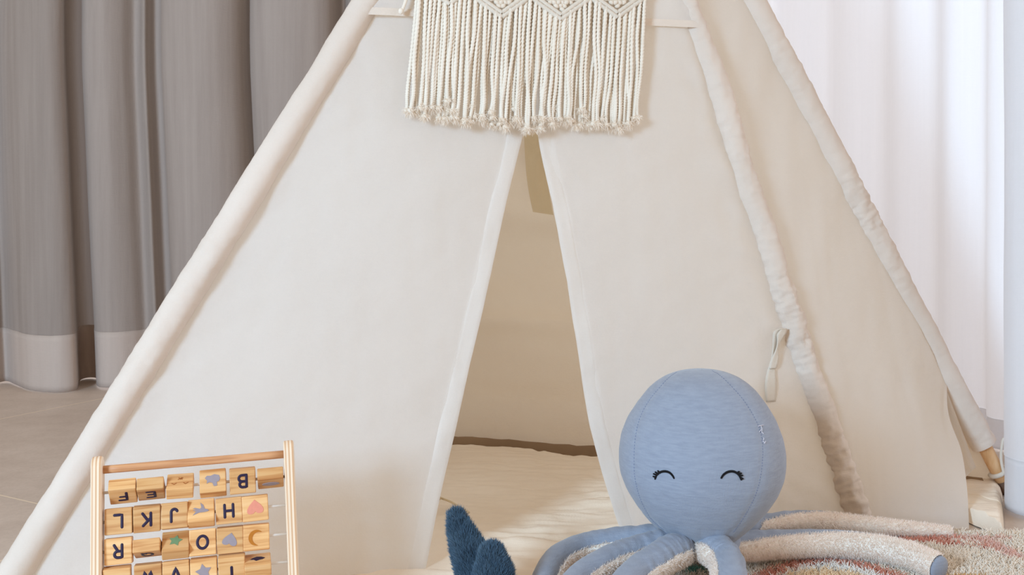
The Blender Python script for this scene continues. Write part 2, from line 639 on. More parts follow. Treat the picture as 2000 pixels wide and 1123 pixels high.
def bwall(i, j):
    t = .985 * i
    u = j
    p = BK.q(u, t)
    w = .030 * fbm(p[0] * 1.6, p[2] * 6.5, 8.2, 2) + .016 * fbm(p[0] * 1.2 + p[2] * 2, p[2] * 9, 3.1, 2) + .02 * math.sin(math.pi * j) * (1 - t)
    w += .010 * math.exp(-((p[2] - .27 - .05 * p[0]) / .02) ** 2) + .012 * math.exp(-((p[2] - .50 + .1 * p[0]) / .03) ** 2)
    w -= .02 * (1 - smooth(0, .10, p[2]))
    return BK.q(u, t, w * smooth(0, .06, j) * smooth(0, .06, 1 - j))


V, Fs = grid(bwall, 150, 80)
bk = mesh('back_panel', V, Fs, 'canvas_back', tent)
V, Fs = grid(lambda i, j: LT.q(j, .01 + .975 * i, .006 * fbm(j * 4, i * 6, 2)), 40, 30)
mesh('side_panel', V, Fs, 'canvas', tent)

V, Fs = grid(lambda i, j: BK.q(.02 + .96 * j, .002 + (.0225 + .003 * fbm(j * 30, 3.3)) * i, -.022 * (1 - i * .6) - .006), 8, 90)  # brown strip that paints the shadow crease behind the quilt's back edge
mesh('crease_shade_strip', V, Fs, 'crease_shade', tent)

# tan strap hanging inside, in front of the back wall


def strap_in(i, j):
    x = 1012 + 44 * j + i * (30 - 4 * j) + 4 * math.sin(i * 5 + 1)
    y = 200 + i * 214 + 6 * j
    return BK.hit(x, y, -.02 + .004 * math.sin(i * 7 + j * 3) + .003 * math.cos(j * math.pi * 2))


V, Fs = grid(strap_in, 30, 8)
mesh('window_strap', V, Fs, 'tan_tape', tent)

# loose tie cord of the door flap, trailing on the quilt
pth = catmull([P(846, 968, 1.78), G(862, 973, .045), G(882, 981, .042), G(900, 992, .042), G(916, 1001, .041)], 24)
pth2 = catmull([G(848, 985, .042), G(856, 977, .044), G(860, 972, .046), G(852, 968, .05)], 14)
V, Fs = join([round_tube(pth, .0018, 8), round_tube(pth2, .0018, 8)])
mesh('tie_cord', V, Fs, 'tan_tape', tent)

# short cord end at the top left of the header
pth = catmull([FR.hit(800, -40, .03), FR.hit(795, -8, .028), FR.hit(788, 14, .028), FR.hit(783, 24, .027)], 20)
Vk, Fk = ellipsoid(FR.hit(783, 22, .028), (.004, .004, .005), 10, 8)
V, Fs = join([round_tube(pth, .0026, 8, (0, -1, 0)), (Vk, Fk)])
mesh('tie_cord', V, Fs, 'cord', tent)

# flat tie hanging at the outer side of the door flap
def tie(pts_, wd):
    c = catmull([np.array(FR.hit(x, y, o)) for x, y, o in pts_], 40)
    ax = unit(FR.b - FR.a)
    def fn(i, j):
        k = i * 39
        return c[int(round(k))] + ax * wd * (j - .5) * (1 + .5 * math.sin(i * 9)) + FR.n * .0015 * math.cos(j * math.pi)
    return grid(fn, 40, 5)


V, Fs = join([tie([(1530, 642, .022), (1521, 652, .02), (1512, 690, .014), (1507, 730, .010), (1506, 785, .006)], .015),
              tie([(1531, 644, .024), (1524, 660, .022), (1517, 690, .017), (1510, 720, .013)], .011)])
o = mesh('flap_tie', V, Fs, 'tape', tent)
o.modifiers.new('thickness', 'SOLIDIFY').thickness = .0016

# poles and their sleeves


def pole(f, t0, sleeve_t0, sleeve_t1, r_s, ruck, seed, seam_dir):
    d = APEX - f
    pts_ = np.array([f + d * t for t in np.linspace(t0, 1.12, 30)])
    V, Fs = tube(pts_, .0125, 18, (0, 1, 0))
    po = mesh('pole', V, Fs, 'pole', tent)
    n = 900
    ts = np.linspace(sleeve_t0, sleeve_t1, n)
    L = np.linalg.norm(d)
    path = np.array([f + d * t for t in ts])
    for k in range(n):
        path[k] += np.array((fbm(ts[k] * 9, seed), fbm(ts[k] * 9, seed + 4), 0)) * .0022 * (1 + ruck)
    rad = np.array([r_s * (1 + .05 * fbm(t * 12, seed)) for t in ts])
    A = np.arange(28) / 28 * 2 * math.pi
    R = np.ones((n, 28))
    for i in range(n):
        s = ts[i] * L
        dens = max(.25, min(1, .55 + 1.6 * fbm(s * 3.2, seed + 11))) * ruck
        for j in range(28):
            ca, sa = math.cos(A[j]), math.sin(A[j])
            R[i, j] += .030 * fbm(s * 9, ca * 1.2, sa * 1.2 + seed, 2)
            rg = 1 - 2.2 * abs(fbm(s * 26 + 1.6 * sa, ca * .9 + seed, sa * .9, 2))
            R[i, j] += dens * .26 * (rg - .4)
            R[i, j] += dens * .34 * fbm(s * 85, ca * 1.4 + seed, sa * 1.4, 2)
            R[i, j] += .03 * fbm(s * 40, ca * 3, sa * 3 + seed)
    V, Fs = tube(path, rad, 28, (0, 1, 0), False, lambda i, a: R, 1.0)
    so = mesh('pole_sleeve', V, Fs, 'sleeve', tent)
    return po, so


pole(LF, 0, .012, .97, .0215, .10, 3.1, 1)
pole(RF, 0, .016, .97, .0210, .95, 7.7, 1)
sl_t = 1 - (P(0, 866, 1)[2] * 0 + (FR.ut(1000, 0)[1]) * 0) if False else None
# sleeve end of the back right pole sits where the bare wood shows
best = min(np.linspace(0, .3, 600), key=lambda t: abs((lambda p: YH + F * (H - p[2]) / p[1])(BR + (APEX - BR) * t) - 868))
pole(BR, 0, best, .97, .0238, .35, 12.4, 1)
pole(BL, 0, .02, .97, .0215, .2, 15.0, 1)

# loose corner of the back wall hanging below the sleeve
cn = [(1826, 752), (1868, 850), (1898, 870), (1905, 912), (1882, 932), (1868, 900)]


def corner(i, j):
    a = np.array((1822, 745)) * (1 - i) + np.array((1878, 940)) * i
    b = np.array((1850, 765)) * (1 - i) + np.array((1906, 912)) * i
    q = a * (1 - j) + b * j
    return P(q[0], q[1], 2.02 + .012 * math.sin(j * 4 + i * 2) + .01 * i)


V, Fs = grid(corner, 24, 12)
mesh('hem_corner', V, Fs, 'canvas', tent)

# cotton strap looped round the foot of the back right pole, with a dark end cap
d = unit(APEX - BR)
c0 = BR + d * .046
ax1 = unit(np.cross(d, (0, 1, 0)))
ax2 = np.cross(d, ax1)
ring = np.array([c0 + (ax1 * math.cos(a) + ax2 * math.sin(a)) * .0145 for a in np.linspace(0, 2 * math.pi, 25)])
r1 = tube(ring, .0042, 8, d, False)
loop = catmull([c0 + ax1 * .014, c0 + np.array((.016, -.012, .02)), c0 + np.array((.016, -.012, .05)), c0 + np.array((.005, -.012, .062)), c0 + np.array((.0, -.013, .03)), c0 + np.array((.004, -.016, .0))], 40)
r2 = tube(loop, .0026, 8, (0, 1, 0), True)
V, Fs = join([r1, r2])
mesh('pole_tie', V, Fs, 'tape', tent)
V, Fs = tube(np.array([BR + d * t for t in (-.002, .004, .03)]), [.0138, .0142, .0138], 18, (0, 1, 0))
mesh('pole_end_cap', V, Fs, 'foot', tent)

# ------------------------------------------------------------------ quilt on the tent floor
fe = catmull([(-.655, 1.36, 0), (-.25, 1.40, 0), (.10, 1.45, 0), (.19, 1.60, 0), (.30, 1.76, 0), (.50, 1.87, 0), (.715, 1.90, 0), (.762, 1.84, 0), (.775, 1.772, 0)], 101)
be = catmull([(-.50, 2.43, 0), (-.30, 2.40, 0), (-.128, 2.345, 0), (.02, 2.30, 0), (.167, 2.222, 0), (.5, 2.13, 0), (.70, 2.085, 0), (.80, 2.065, 0), (.89, 2.045, 0)], 101)


def quilt_xy(i, j):
    k = j * 100
    a, b = int(k), min(100, int(k) + 1)
    f = fe[a] + (fe[b] - fe[a]) * (k - a)
    g_ = be[a] + (be[b] - be[a]) * (k - a)
    return f + (g_ - f) * i


def quilt(i, j):
    p = quilt_xy(i, j)
    dd = min(i, 1 - i) * 1.0, min(j, 1 - j) * 1.2
    e = min(1, dd[0] / .03, dd[1] / .03)
    prof = math.sqrt(max(0, 1 - (1 - e) ** 2))
    h = .022 + .004 * fbm(p[0] * 5, p[1] * 5, 1, 3) + .008 * abs(fbm(p[0] * 5 + p[1] * 3, p[1] * 24, 4, 3)) + .005 * abs(fbm(p[0] * 14 - p[1] * 4, p[1] * 16, 9, 2)) + .0012 * fbm(p[0] * 30, p[1] * 50, 7, 2)
    h += .006 * max(0, fbm(p[0] * 18, 3.3, 1)) * smooth(.9, 1, i)
    h -= .005 * math.exp(-((i - (.47 + .02 * math.sin(j * 9))) / .006) ** 2)
    if i > .97:
        p = p + np.array((0, .012 * fbm(p[0] * 12, 9.1), 0)) * (i - .97) / .03
    return (p[0], p[1], max(.002, h * prof))


V, Fs = grid(quilt, 220, 180)
tag(mesh('floor_quilt', V, Fs, 'mat'), 'beige cotton quilt covering the floor inside the tent, wrinkled', 'quilt')

# ------------------------------------------------------------------ macrame hanging over the door
mac = empty('macrame_hanging', FR.hit(1030, 10, .03), 'cream macrame hanging with a long cord fringe over the tent door', 'macrame hanging')
VC = [(878, 8, 60), (980, 34, 62), (1096, 38, 60), (1206, 34, 60)]


def vline(x):
    return max(d_ - abs(x - c_) * .72 for c_, d_, w_ in VC)


def mp(x, y, off):
    return FR.hit(x, y, .026 + off)


N = 92
for k in range(N):
    f = k / (N - 1)
    x0 = 818 + f * 442 + random.uniform(-2, 2)
    ys = vline(x0) - 4
    xb = 802 + f * 446 + random.uniform(-9, 9)
    ye = float(np.interp(xb, [800, 850, 900, 960, 1030, 1100, 1160, 1210, 1250], [218, 224, 232, 242, 249, 238, 241, 252, 240])) + random.uniform(-14, 6)
    if k % 9 == 4:
        ye -= random.uniform(8, 26)
    layer = (k % 2) * .004 + random.uniform(0, .003)
    xm = (x0 + xb) / 2
    wob = [random.uniform(-3.2, 3.2) for _ in range(3)]
    pts_ = [mp(x0 + (xb - x0) * g_ + (wob[int(g_ * 3)] if 0 < g_ < 1 else 0), ys + (ye - ys) * g_, layer + random.uniform(-.0005, .0005)) for g_ in (0, .3, .6, .85, 1)]
    path = catmull(pts_, 220)
    L = np.linalg.norm(np.diff(path, axis=0), axis=1).sum()
    tw = L / .0052 * 2 * math.pi * random.uniform(.9, 1.1)
    V, Fs = tube(path, .0029 * random.uniform(.92, 1.08), 9, (0, -1, 0), True, lambda i, a: 1 + .20 * np.cos(3 * a - tw * i))
    c = mesh('fringe_cord', V, Fs, 'cord', mac)
    e = path[-1]
    kv, kf = ellipsoid(e, (.0052, .0048, .0042), 12, 8)
    kv = e + (kv - e) * np.array([[1 + .25 * fbm(*(p * 300), 2)] for p in kv])
    wv, wf = fuzz(kv, kf, 90, .0075, .00045, (0, -.1, -.9), .6)
    V, Fs = join([(kv, kf), (wv, wf)])
    mesh('knotted_end', V, Fs, 'cord_end', c, pile=(len(kf), 'cotton_pile'))

parts = []
for cx, dy, w_ in VC:                       # thick double cords along every V edge
    for s in (-1, 1):
        for o_ in (0, 9):
            pa = catmull([mp(cx + s * q, dy - q * .72 - o_, .006) for q in (0, 20, 40, 58)], 90)
            parts.append(tube(pa, .0036, 9, (0, -1, 0), True, lambda i, a: 1 + .16 * np.cos(3 * a - 170 * i)))
for r in range(20):                          # knots of the woven field above the V edges
    y = 40 - r * 7
    for q in range(58):
        x = 822 + q * 8 + (r % 2) * 4
        if x > 1262 or y > vline(x) - 17:
            continue
        an = .6 if (q + r) % 2 else -.6
        Rm = np.array(Matrix.Rotation(an, 3, 'Y'))
        parts.append(ellipsoid(mp(x, y, .004 + random.uniform(-.001, .001)), (.0052, .0042, .0038), 8, 6, Rm))
V, Fs = join(parts)
mesh('knotted_band', V, Fs, 'cord_end', mac)

# ------------------------------------------------------------------ alphabet bead frame
tl, tr = P(191, 891, 1.36), P(563, 860, 1.41)
ux = unit(tr - tl)
vz = np.array((-.13, .27, 1.0))
vz = unit(vz - (vz @ ux) * ux)
wy = np.cross(vz, ux)
LP = .246
O = (tl + tr) / 2 - vz * LP
W2 = np.linalg.norm(tr - tl) / 2
dz = -min((O - ux * W2)[2], (O + ux * W2)[2])
ab = empty('alphabet_abacus', tuple(O), 'wooden alphabet abacus with six letter blocks per rod, in front of left tent flap', 'abacus')
ab.rotation_euler = Matrix((ux, wy, vz)).transposed().to_euler()
TH = .0064


def post(x):
    # rounded-top plywood side, plies seen on its edge
    out = [(-.015, 0)] + [(-.015 * math.cos(a), LP - .015 + .015 * math.sin(a)) for a in np.linspace(0, math.pi, 17)] + [(.015, 0)]
    n = len(out)
    V = [(x - TH, y, z) for y, z in out] + [(x + TH, y, z) for y, z in out]
    Fs = [list(range(n))[::-1], [n + k for k in range(n)]] + [[k, (k + 1) % n, n + (k + 1) % n, n + k] for k in range(n)]
    return V, Fs


for s in (-1, 1):
    V, Fs = post(0)
    o = mesh('side_post', V, Fs, 'ply', ab, local=True, smooth=False)
    o.location = (s * W2, 0, 0)
    bevel(o, .0028, 3)
for z, nm in ((LP - .0165, 'top_bar'), (.02, 'bottom_bar')):
    V, Fs = tube(np.array([(x, 0, z) for x in np.linspace(-W2 + TH, W2 - TH, 12)]), .0048, 16)
    mesh(nm, V, Fs, 'bar', ab, local=True)
ROWZ = [LP - .0435, LP - .0775, LP - .1115, LP - .1440, LP - .1775]
IN = W2 - TH
for z in ROWZ:
    V, Fs = tube(np.array([(x, 0, z) for x in np.linspace(-IN, IN, 8)]), .0017, 12)
    o = mesh('rod', V, Fs, 'rod', ab, local=True)
BW, BH, BT = .0312, .0302, .0152

# stroke letters in a unit box (x right, y up)


def arc(cx, cy, rx, ry, a0, a1, n=14):
    return [(cx + rx * math.cos(math.radians(a)), cy + ry * math.sin(math.radians(a))) for a in np.linspace(a0, a1, n)]


GL = {
    'F': [[(0, 0), (0, 1), (.6, 1)], [(0, .52), (.5, .52)]],
    'E': [[(.62, 0), (0, 0), (0, 1), (.62, 1)], [(0, .5), (.52, .5)]],
    'B': [[(0, 0), (0, 1), (.3, 1)] + arc(.33, .76, .25, .24, 90, -90) + [(0, .52)], [(.3, .52)] + arc(.36, .26, .28, .26, 90, -90) + [(0, 0)]],
    'L': [[(0, 1), (0, 0), (.6, 0)]],
    'K': [[(0, 0), (0, 1)], [(.62, 1), (.03, .42)], [(.22, .62), (.66, 0)]],
    'J': [[(.5, 1)] + [(.5, .3)] + arc(.25, .25, .25, .25, 0, -160)],
    'H': [[(0, 0), (0, 1)], [(.7, 0), (.7, 1)], [(0, .5), (.7, .5)]],
    'R': [[(0, 0), (0, 1), (.3, 1)] + arc(.33, .75, .27, .25, 90, -90) + [(0, .5)], [(.32, .5), (.62, 0)]],
    'Q': [arc(.4, .5, .4, .5, 0, 360, 26), [(.5, .25), (.8, -.05)]],
    'O': [arc(.42, .5, .42, .5, 0, 360, 26)],
    'W': [[(0, 1), (.22, 0), (.45, .8), (.68, 0), (.9, 1)]],
    'V': [[(0, 1), (.38, 0), (.76, 1)]],
    'X': [[(0, 0), (.65, 1)], [(0, 1), (.65, 0)]],
    'A': [[(0, 0), (.38, 1), (.76, 0)], [(.14, .35), (.62, .35)]],
    'T': [[(.35, 0), (.35, 1)], [(0, 1), (.7, 1)]],
    'Y': [[(0, 1), (.35, .5), (.7, 1)], [(.35, .5), (.35, 0)]],
    'Z': [[(0, 1), (.65, 1), (0, 0), (.65, 0)]],
}


def dense(pl):
    out = [pl[0]]
    for a, b in zip(pl[:-1], pl[1:]):
        for k in (.25, .5, .75, 1):
            out.append((a[0] + (b[0] - a[0]) * k, a[1] + (b[1] - a[1]) * k))
    return out


def letter(ch, y):
    parts_ = []
    xs = [p[0] for st in GL[ch] for p in st]
    w_ = max(xs)
    hgt = .0142
    for st in GL[ch]:
        q = np.array([((p[0] - w_ / 2) * -hgt, y, (p[1] - .5) * -hgt - (.0035 if ch in 'XT' else 0)) for p in dense(st)])  # printed upside down from this side
        v, f_ = round_tube(q, .00165, 8, (0, 1, 0), True, None, .22, 3)
        parts_.append((v, f_))
    return join(parts_)


def poly(pts_, y, sc, rot=0):
    c, s = math.cos(rot), math.sin(rot)
    p = [((a * c - b * s) * sc, (a * s + b * c) * sc) for a, b in pts_]
    n = len(p)
    V = [(a, y - .0003, b) for a, b in p] + [(a, y + .0002, b) for a, b in p]
    return np.array(V), [list(range(n)), [n + k for k in range(n)][::-1]] + [[k, (k + 1) % n, n + (k + 1) % n, n + k] for k in range(n)]


def star(n=5, r=.5, a0=90):
    return [((1 if k % 2 == 0 else r) * math.cos(math.radians(a0 + 180 / n * k)), (1 if k % 2 == 0 else r) * math.sin(math.radians(a0 + 180 / n * k))) for k in range(2 * n)]


HEART = [(.0, -.85)] + [(math.sin(t) ** 3, .82 * math.cos(t) - .32 * math.cos(2 * t) - .12 * math.cos(3 * t) - .05) for t in np.linspace(math.pi * 1.0, -math.pi * .999, 40)][1:-1]
MOON = arc(0, 0, 1, 1, 60, 300, 24) + arc(.45, 0, .95, .85, 250, 110, 20)
SWALLOW = [(1.0, -.15), (.75, .05), (.45, .12), (.25, .65), (-.15, 1.0), (.02, .3), (-.15, .12), (-.75, .3), (-1.0, .18), (-.5, .02), (-1.0, -.08), (-.6, -.2), (-.95, -.75), (-.2, -.4), (.45, -.35), (.8, -.28)]
BLOB = [(-1, .5), (-.7, .8), (-.2, .7), (.3, .85), (.9, .6), (1, .1), (.8, -.3), (.5, -.35), (.5, -.9), (.05, -.9), (-.1, -.35), (-.5, -.2), (-.85, -.35), (-.75, .1)]
BEAN = arc(0, 0, 1, .45, 0, 360, 24)
LEAF = [(1, .1), (.5, .5), (-.1, .6), (-.7, .25), (-1, -.1), (-.5, -.15), (-.2, -.55), (.3, -.3), (.7, -.2)]


def pic(kind, y):
    if kind == 'cat':
        ps = []
        for a, b in (((-.15, .5), (.2, .2)), ((.15, .5), (-.2, .2)), ((.0, .2), (.25, .45)), ((-.8, -.35), (-.55, -.55)), ((-.55, -.55), (-.35, -.35)), ((.35, -.35), (.55, -.55)), ((.55, -.55), (.8, -.35))):
            q = np.array([(a[0] * .012, y, a[1] * .012), (b[0] * .012, y, b[1] * .012)])
            ps.append(round_tube(q, .00055, 6, (0, 1, 0), True, None, .4, 2))
        return join(ps), 'ink_brown'
    if kind == 'swallow':
        return poly(SWALLOW, y, .0095, -.05), 'ink_grey'
    if kind == 'pink':
        return poly(HEART, y, .0098, math.pi + .05), 'ink_pink'
    if kind == 'heart':
        return poly(HEART, y, .0088, math.pi - .25), 'ink_grey'
    if kind == 'star':
        return poly(star(5, .55, 75), y, .0082), 'ink_green'
    if kind == 'greystar':
        return poly(star(5, .55, 100), y, .0098), 'ink_grey'
    if kind == 'moon':
        return poly(MOON, y, .0092, -.3), 'ink_ochre'
    if kind == 'blob':
        return poly(BLOB, y, .0088, .1), 'ink_grey'
    if kind == 'whale':
        return poly(BEAN, y, .0105), 'ink_grey'
    if kind == 'leaf':
        return poly(LEAF, y, .0088), 'ink_navy'


FR1 = [.107, .258, .417, .598, .763, .921]
ROWS = [(FR1, ['F', 'E', 'cat', 'blob', 'B', 'whale'], [57, 66, -52, -24, 9, 70]),
        ([.085, .235, .385, .53, .684, .829], ['L', 'K', 'J', 'swallow', 'H', 'pink'], [2, 10, -3, -30, 3, 4]),
        ([.084, .237, .388, .535, .685, .83], ['R', 'Q', 'star', 'O', 'heart', 'moon'], [3, 76, -42, -2, 8, 6]),
        ([.076, .24, .389, .538, .691, .833], ['X', 'W', 'V', 'greystar', 'T', 'leaf'], [16, 9, 3, 9, 20, -66]),
        ([.08, .235, .39, .545, .70, .855], ['Z', 'Y', 'star', 'O', 'heart', 'moon'], [4, 0, 5, -6, 8, 0])]
cbv, cbf = box(-BW / 2, BW / 2, -BT / 2, BT / 2, -BH / 2, BH / 2)
block0 = None
for r, (fr, ks, an) in enumerate(ROWS):
    for f, k, a in zip(fr, ks, an):
        if block0 is None:
            b = block0 = bevel(mesh('letter_block', cbv, cbf, 'block', ab, local=True, smooth=False), .0012, 3)
        else:
            b = block0.copy()
            COL.objects.link(b)
            b.parent = ab
        b.location = (-IN + 2 * IN * f, 0, ROWZ[r])
        b.rotation_euler = (math.radians(a), random.uniform(-.02, .02), random.uniform(-.03, .03))
        if r == 4:
            continue                     # this row lies below the picture
        y = -BT / 2 - .0002
        if k in GL:
            v, f_ = letter(k, y)
            o = mesh('printed_letter', v, f_, 'ink_navy', b, local=True)
            o['label'] = 'navy printed letter ' + k
        else:
            (v, f_), im = pic(k, y)
            o = mesh('printed_picture', v, f_, im, b, local=True, smooth=False)

# ------------------------------------------------------------------ octopus
HC = P(1371, 880, 1.52)
octo = empty('octopus_plush', (HC[0], HC[1], .04), 'pale blue plush octopus with closed eyelashes sitting on the rug', 'plush toy')
SC = 1.52 / F
prof = [(722, 1), (724, 30), (729, 52), (737, 72), (748, 89), (762, 105), (788, 125), (817, 143), (851, 156), (881, 161), (905, 161), (926, 158), (956, 146), (986, 127), (1012, 105), (1031, 86), (1045, 70), (1056, 55), (1060, 20)]
pz = np.array([(880 - y) * SC for y, r in prof])
pr = np.array([r * SC for y, r in prof])
ang = np.linspace(0, math.pi, 140)
zz = np.interp((1 - np.cos(ang)) / 2, [0, 1], [pz[0], pz[-1]])
rr = np.interp(-zz, -pz, pr)
for _ in range(3):
    rr[1:-1] = (rr[:-2] + 2 * rr[1:-1] + rr[2:]) / 4
NS = 160
V = []
for z, r in zip(zz, rr):
    for k in range(NS):
        a = 2 * math.pi * k / NS
        w = 1 + .012 * fbm(math.cos(a) * 1.5, math.sin(a) * 1.5, z * 12, 2)
        if z < -.08:
            w += .03 * fbm(math.cos(a) * 7, math.sin(a) * 7, z * 6, 2)
        V.append((HC[0] + r * w * math.cos(a), HC[1] + r * w * math.sin(a), HC[2] + z))
V = np.array(V)
nh = len(zz)
Fs = [[j * NS + i, (j + 1) * NS + i, (j + 1) * NS + (i + 1) % NS, j * NS + (i + 1) % NS] for j in range(nh - 1) for i in range(NS)]
bvh = BVHTree.FromPolygons([tuple(v) for v in V], Fs)


def on_head(x, y, off=0.0):
    d_ = Vector(unit(P(x, y, 1.0) - CAM))
    hit, nrm, _, _ = bvh.ray_cast(Vector(CAM), d_)
    if hit is None:
        hit, nrm, _, _ = bvh.find_nearest(Vector(P(x, y, 1.50)))
    if nrm.dot(d_) > 0:
        nrm = -nrm
    return np.array(hit + nrm * off)


z3 = lambda a, b: (1020 + a / 2.655, 700 + b / 2.655)
seamL = [z3(*p) for p in [(800, 72), (760, 100), (700, 165), (650, 230), (610, 310), (588, 400), (580, 500), (582, 600), (597, 680), (622, 750), (660, 820), (700, 862), (740, 893)]]
seamR = [z3(*p) for p in [(985, 65), (1025, 88), (1090, 150), (1150, 220), (1200, 300), (1235, 380), (1247, 470), (1243, 560), (1228, 650), (1200, 730), (1160, 805), (1115, 875), (1092, 905)]]
seam_pts = []
seam3 = []
for sm in (seamL, seamR):
    p2 = catmull([(a, b, 0) for a, b in sm], 150)
    s3 = np.array([on_head(a, b) for a, b, _ in p2])
    seam3.append(p2)
    seam_pts.append(s3)
for k in (2.0, 1.1):                        # seams on the far side
    s3 = np.array([(HC[0] + r * math.cos(k), HC[1] + r * math.sin(k), HC[2] + z) for z, r in zip(zz[8:-4], rr[8:-4])])
    seam_pts.append(s3)
allp = np.vstack(seam_pts)
ctr = np.array((HC[0], HC[1], 0))
for i in range(len(V)):                     # sink the cloth along the seams
    dm = np.sqrt(((allp - V[i]) ** 2).sum(1).min())
    if dm < .012:
        dv = V[i] - ctr
        dv[2] = 0
        V[i] -= unit(dv) * .0010 * math.exp(-(dm / .0038) ** 2)
hd = mesh('head', V, Fs, 'blue', octo)
bvh = BVHTree.FromPolygons([tuple(v) for v in V], Fs)
parts = []
for p2 in seam3:
    L = 0
    k = 0
    while k < len(p2) - 3:
        q = np.array([on_head(p2[m_][0], p2[m_][1], .0001) for m_ in (k, k + 1)])
        if np.linalg.norm(q[0] - q[1]) < .02 and np.linalg.norm(q[0] - q[1]) > 1e-5:
            parts.append(tube(q, .00032, 6, (0, -1, .3)))
        k += 2
V, Fs = join(parts)
mesh('seam_stitching', V, Fs, 'stitch', hd)
th = []
for pl in ([(1222, 352), (1250, 347)], [(1236, 350), (1240, 385)], [(1236, 368), (1226, 382)], [(1240, 385), (1248, 392)], [(1246, 430), (1256, 442)], [(1252, 440), (1260, 430)], [(1249, 412), (1247, 425)]):
    q = [z3(*p) for p in pl]
    th.append(round_tube(np.array([on_head(q[0][0], q[0][1], .0006), on_head((q[0][0] + q[1][0]) / 2, (q[0][1] + q[1][1]) / 2, .002), on_head(q[1][0], q[1][1], .0008)]), .00035, 6, (0, -1, .3), True))
V, Fs = join(th)
mesh('loose_thread', V, Fs, 'thread', hd)['label'] = 'pale loose thread ends'
for arc_, lash in (([(690, 624), (698, 604), (712, 592), (730, 586), (748, 586), (766, 593), (780, 607), (787, 620)],
                    [((693, 616), (682, 611)), ((699, 604), (684, 598)), ((706, 598), (693, 589)), ((714, 593), (706, 583))]),
                   ([(1032, 619), (1042, 604), (1058, 592), (1076, 586), (1094, 586), (1110, 593), (1124, 606), (1135, 628)],
                    [((1131, 618), (1142, 623)), ((1126, 608), (1140, 606)), ((1119, 600), (1133, 595)), ((1112, 594), (1122, 587))])):
    p2 = catmull([(*z3(*p), 0) for p in arc_], 40)
    path = np.array([on_head(a, b, .0004) for a, b, _ in p2])
    V, Fs = round_tube(path, .0014 * (.75 + .4 * np.sin(np.linspace(0.3, 2.9, 40))), 8, (0, -1, .3), True)
    e = mesh('eye', V, Fs, 'black', hd)
    ls = [round_tube(np.array([on_head(*z3(*a), .0005), on_head(*z3(*b), .0010)]), [.0014, .0011], 7, (0, -1, .3), True) for a, b in lash]
    V, Fs = join(ls)
    mesh('eyelashes', V, Fs, 'black', octo).parent = hd
V, Fs = ellipsoid(P(1368, 1052, 1.535), (.054, .050, .026), 40, 20)
V = V + np.array([(0, 0, .002 * fbm(p[0] * 60, p[1] * 60)) for p in V])
mesh('base', V, Fs, 'blue', octo)


def tentacle(pts_, r0, r1, a0, a1, half=80, f0=.05, f1=1.0, wrk=.12, nf=9000, seed=0):
    n = 120
    path = catmull([P(*p) for p in pts_], n)
    s = np.linspace(0, 1, n)
    rad = r0 + (r1 - r0) * s
    rad = rad * (.82 + .18 * np.minimum(1, s * 5))
    def mod(i, a):
        out = np.ones((len(i), a.shape[1]))
        for p in range(out.shape[0]):
            fade = max(0, 1 - float(i[p, 0]) * 1.7)
            for q in range(out.shape[1]):
                an_ = a[0, q]
                out[p, q] += (.03 + wrk * fade) * fbm(float(i[p, 0]) * 24, math.cos(an_) * .8 + seed, math.sin(an_) * .8, 2)
        return out
    V, Fs = round_tube(path, rad, 28, (0, 0, 1), False, mod, cap=.35)
    t = mesh('tentacle', V, Fs, 'blue', octo)
    # fleece facing of the underside
    T, Nn, B = frames(path, (0, 0, 1))
    k0, k1 = int(f0 * (n - 1)), int(f1 * (n - 1))
    m_ = 15
    Vf = []
    for k in range(k0, k1 + 1):
        c = math.radians(a0 + (a1 - a0) * k / (n - 1))
        taper = min(1, (k - k0) / 10 + .25)
        for j in range(m_):
            x = j / (m_ - 1) * 2 - 1
            a = c + math.radians(half) * x * taper
            rr_ = rad[k] * (1.05 + .10 * math.sqrt(max(0, 1 - x * x)) - (.09 if abs(x) == 1 else 0))
            Vf.append(path[k] + rr_ * (math.cos(a) * Nn[k] + math.sin(a) * B[k]))
    Vf = np.array(Vf)
    rows = k1 - k0 + 1
    Ff = [[i * m_ + j, i * m_ + j + 1, (i + 1) * m_ + j + 1, (i + 1) * m_ + j] for i in range(rows - 1) for j in range(m_ - 1)]
    if f1 >= .999:
        pass
    V, Fs = join([(Vf, Ff), fuzz(Vf, Ff, nf, .0042, .00042, (0, 0, -.1), .55)])
    o = mesh('fleece_lining', V, Fs, 'fleece', t, pile=(len(Ff), 'fleece_pile'))
    o['label'] = 'cream fleece underside'
    return t


tentacle([(1335, 1056, 1.53), (1275, 1049, 1.545), (1205, 1055, 1.565), (1140, 1066, 1.565), (1092, 1088, 1.53), (1066, 1125, 1.48), (1058, 1165, 1.435)], .0175, .0170, -150, -135, 66, .16, .95, seed=1)
tentacle([(1335, 1064, 1.50), (1288, 1062, 1.49), (1235, 1075, 1.48), (1180, 1097, 1.455), (1130, 1130, 1.42), (1095, 1180, 1.36)], .0180, .0175, -140, -132, 66, .12, .95, seed=2)
tentacle([(1345, 1066, 1.48), (1318, 1072, 1.46), (1285, 1090, 1.44), (1240, 1122, 1.41), (1200, 1170, 1.36), (1165, 1230, 1.31)], .0205, .0190, -150, -140, 66, .08, .95, seed=3)
tentacle([(1370, 1064, 1.49), (1398, 1072, 1.455), (1420, 1092, 1.43), (1430, 1135, 1.38), (1428, 1195, 1.33), (1415, 1265, 1.28)], .0205, .0195, 130, 112, 62, .04, .95, seed=4)
tentacle([(1400, 1064, 1.53), (1440, 1064, 1.545), (1500, 1060, 1.575), (1580, 1058, 1.60), (1650, 1060, 1.605), (1720, 1070, 1.59), (1780, 1086, 1.56), (1834, 1110, 1.522)], .0180, .0170, 158, 56, 82, .02, 1.0, nf=17000, seed=5)
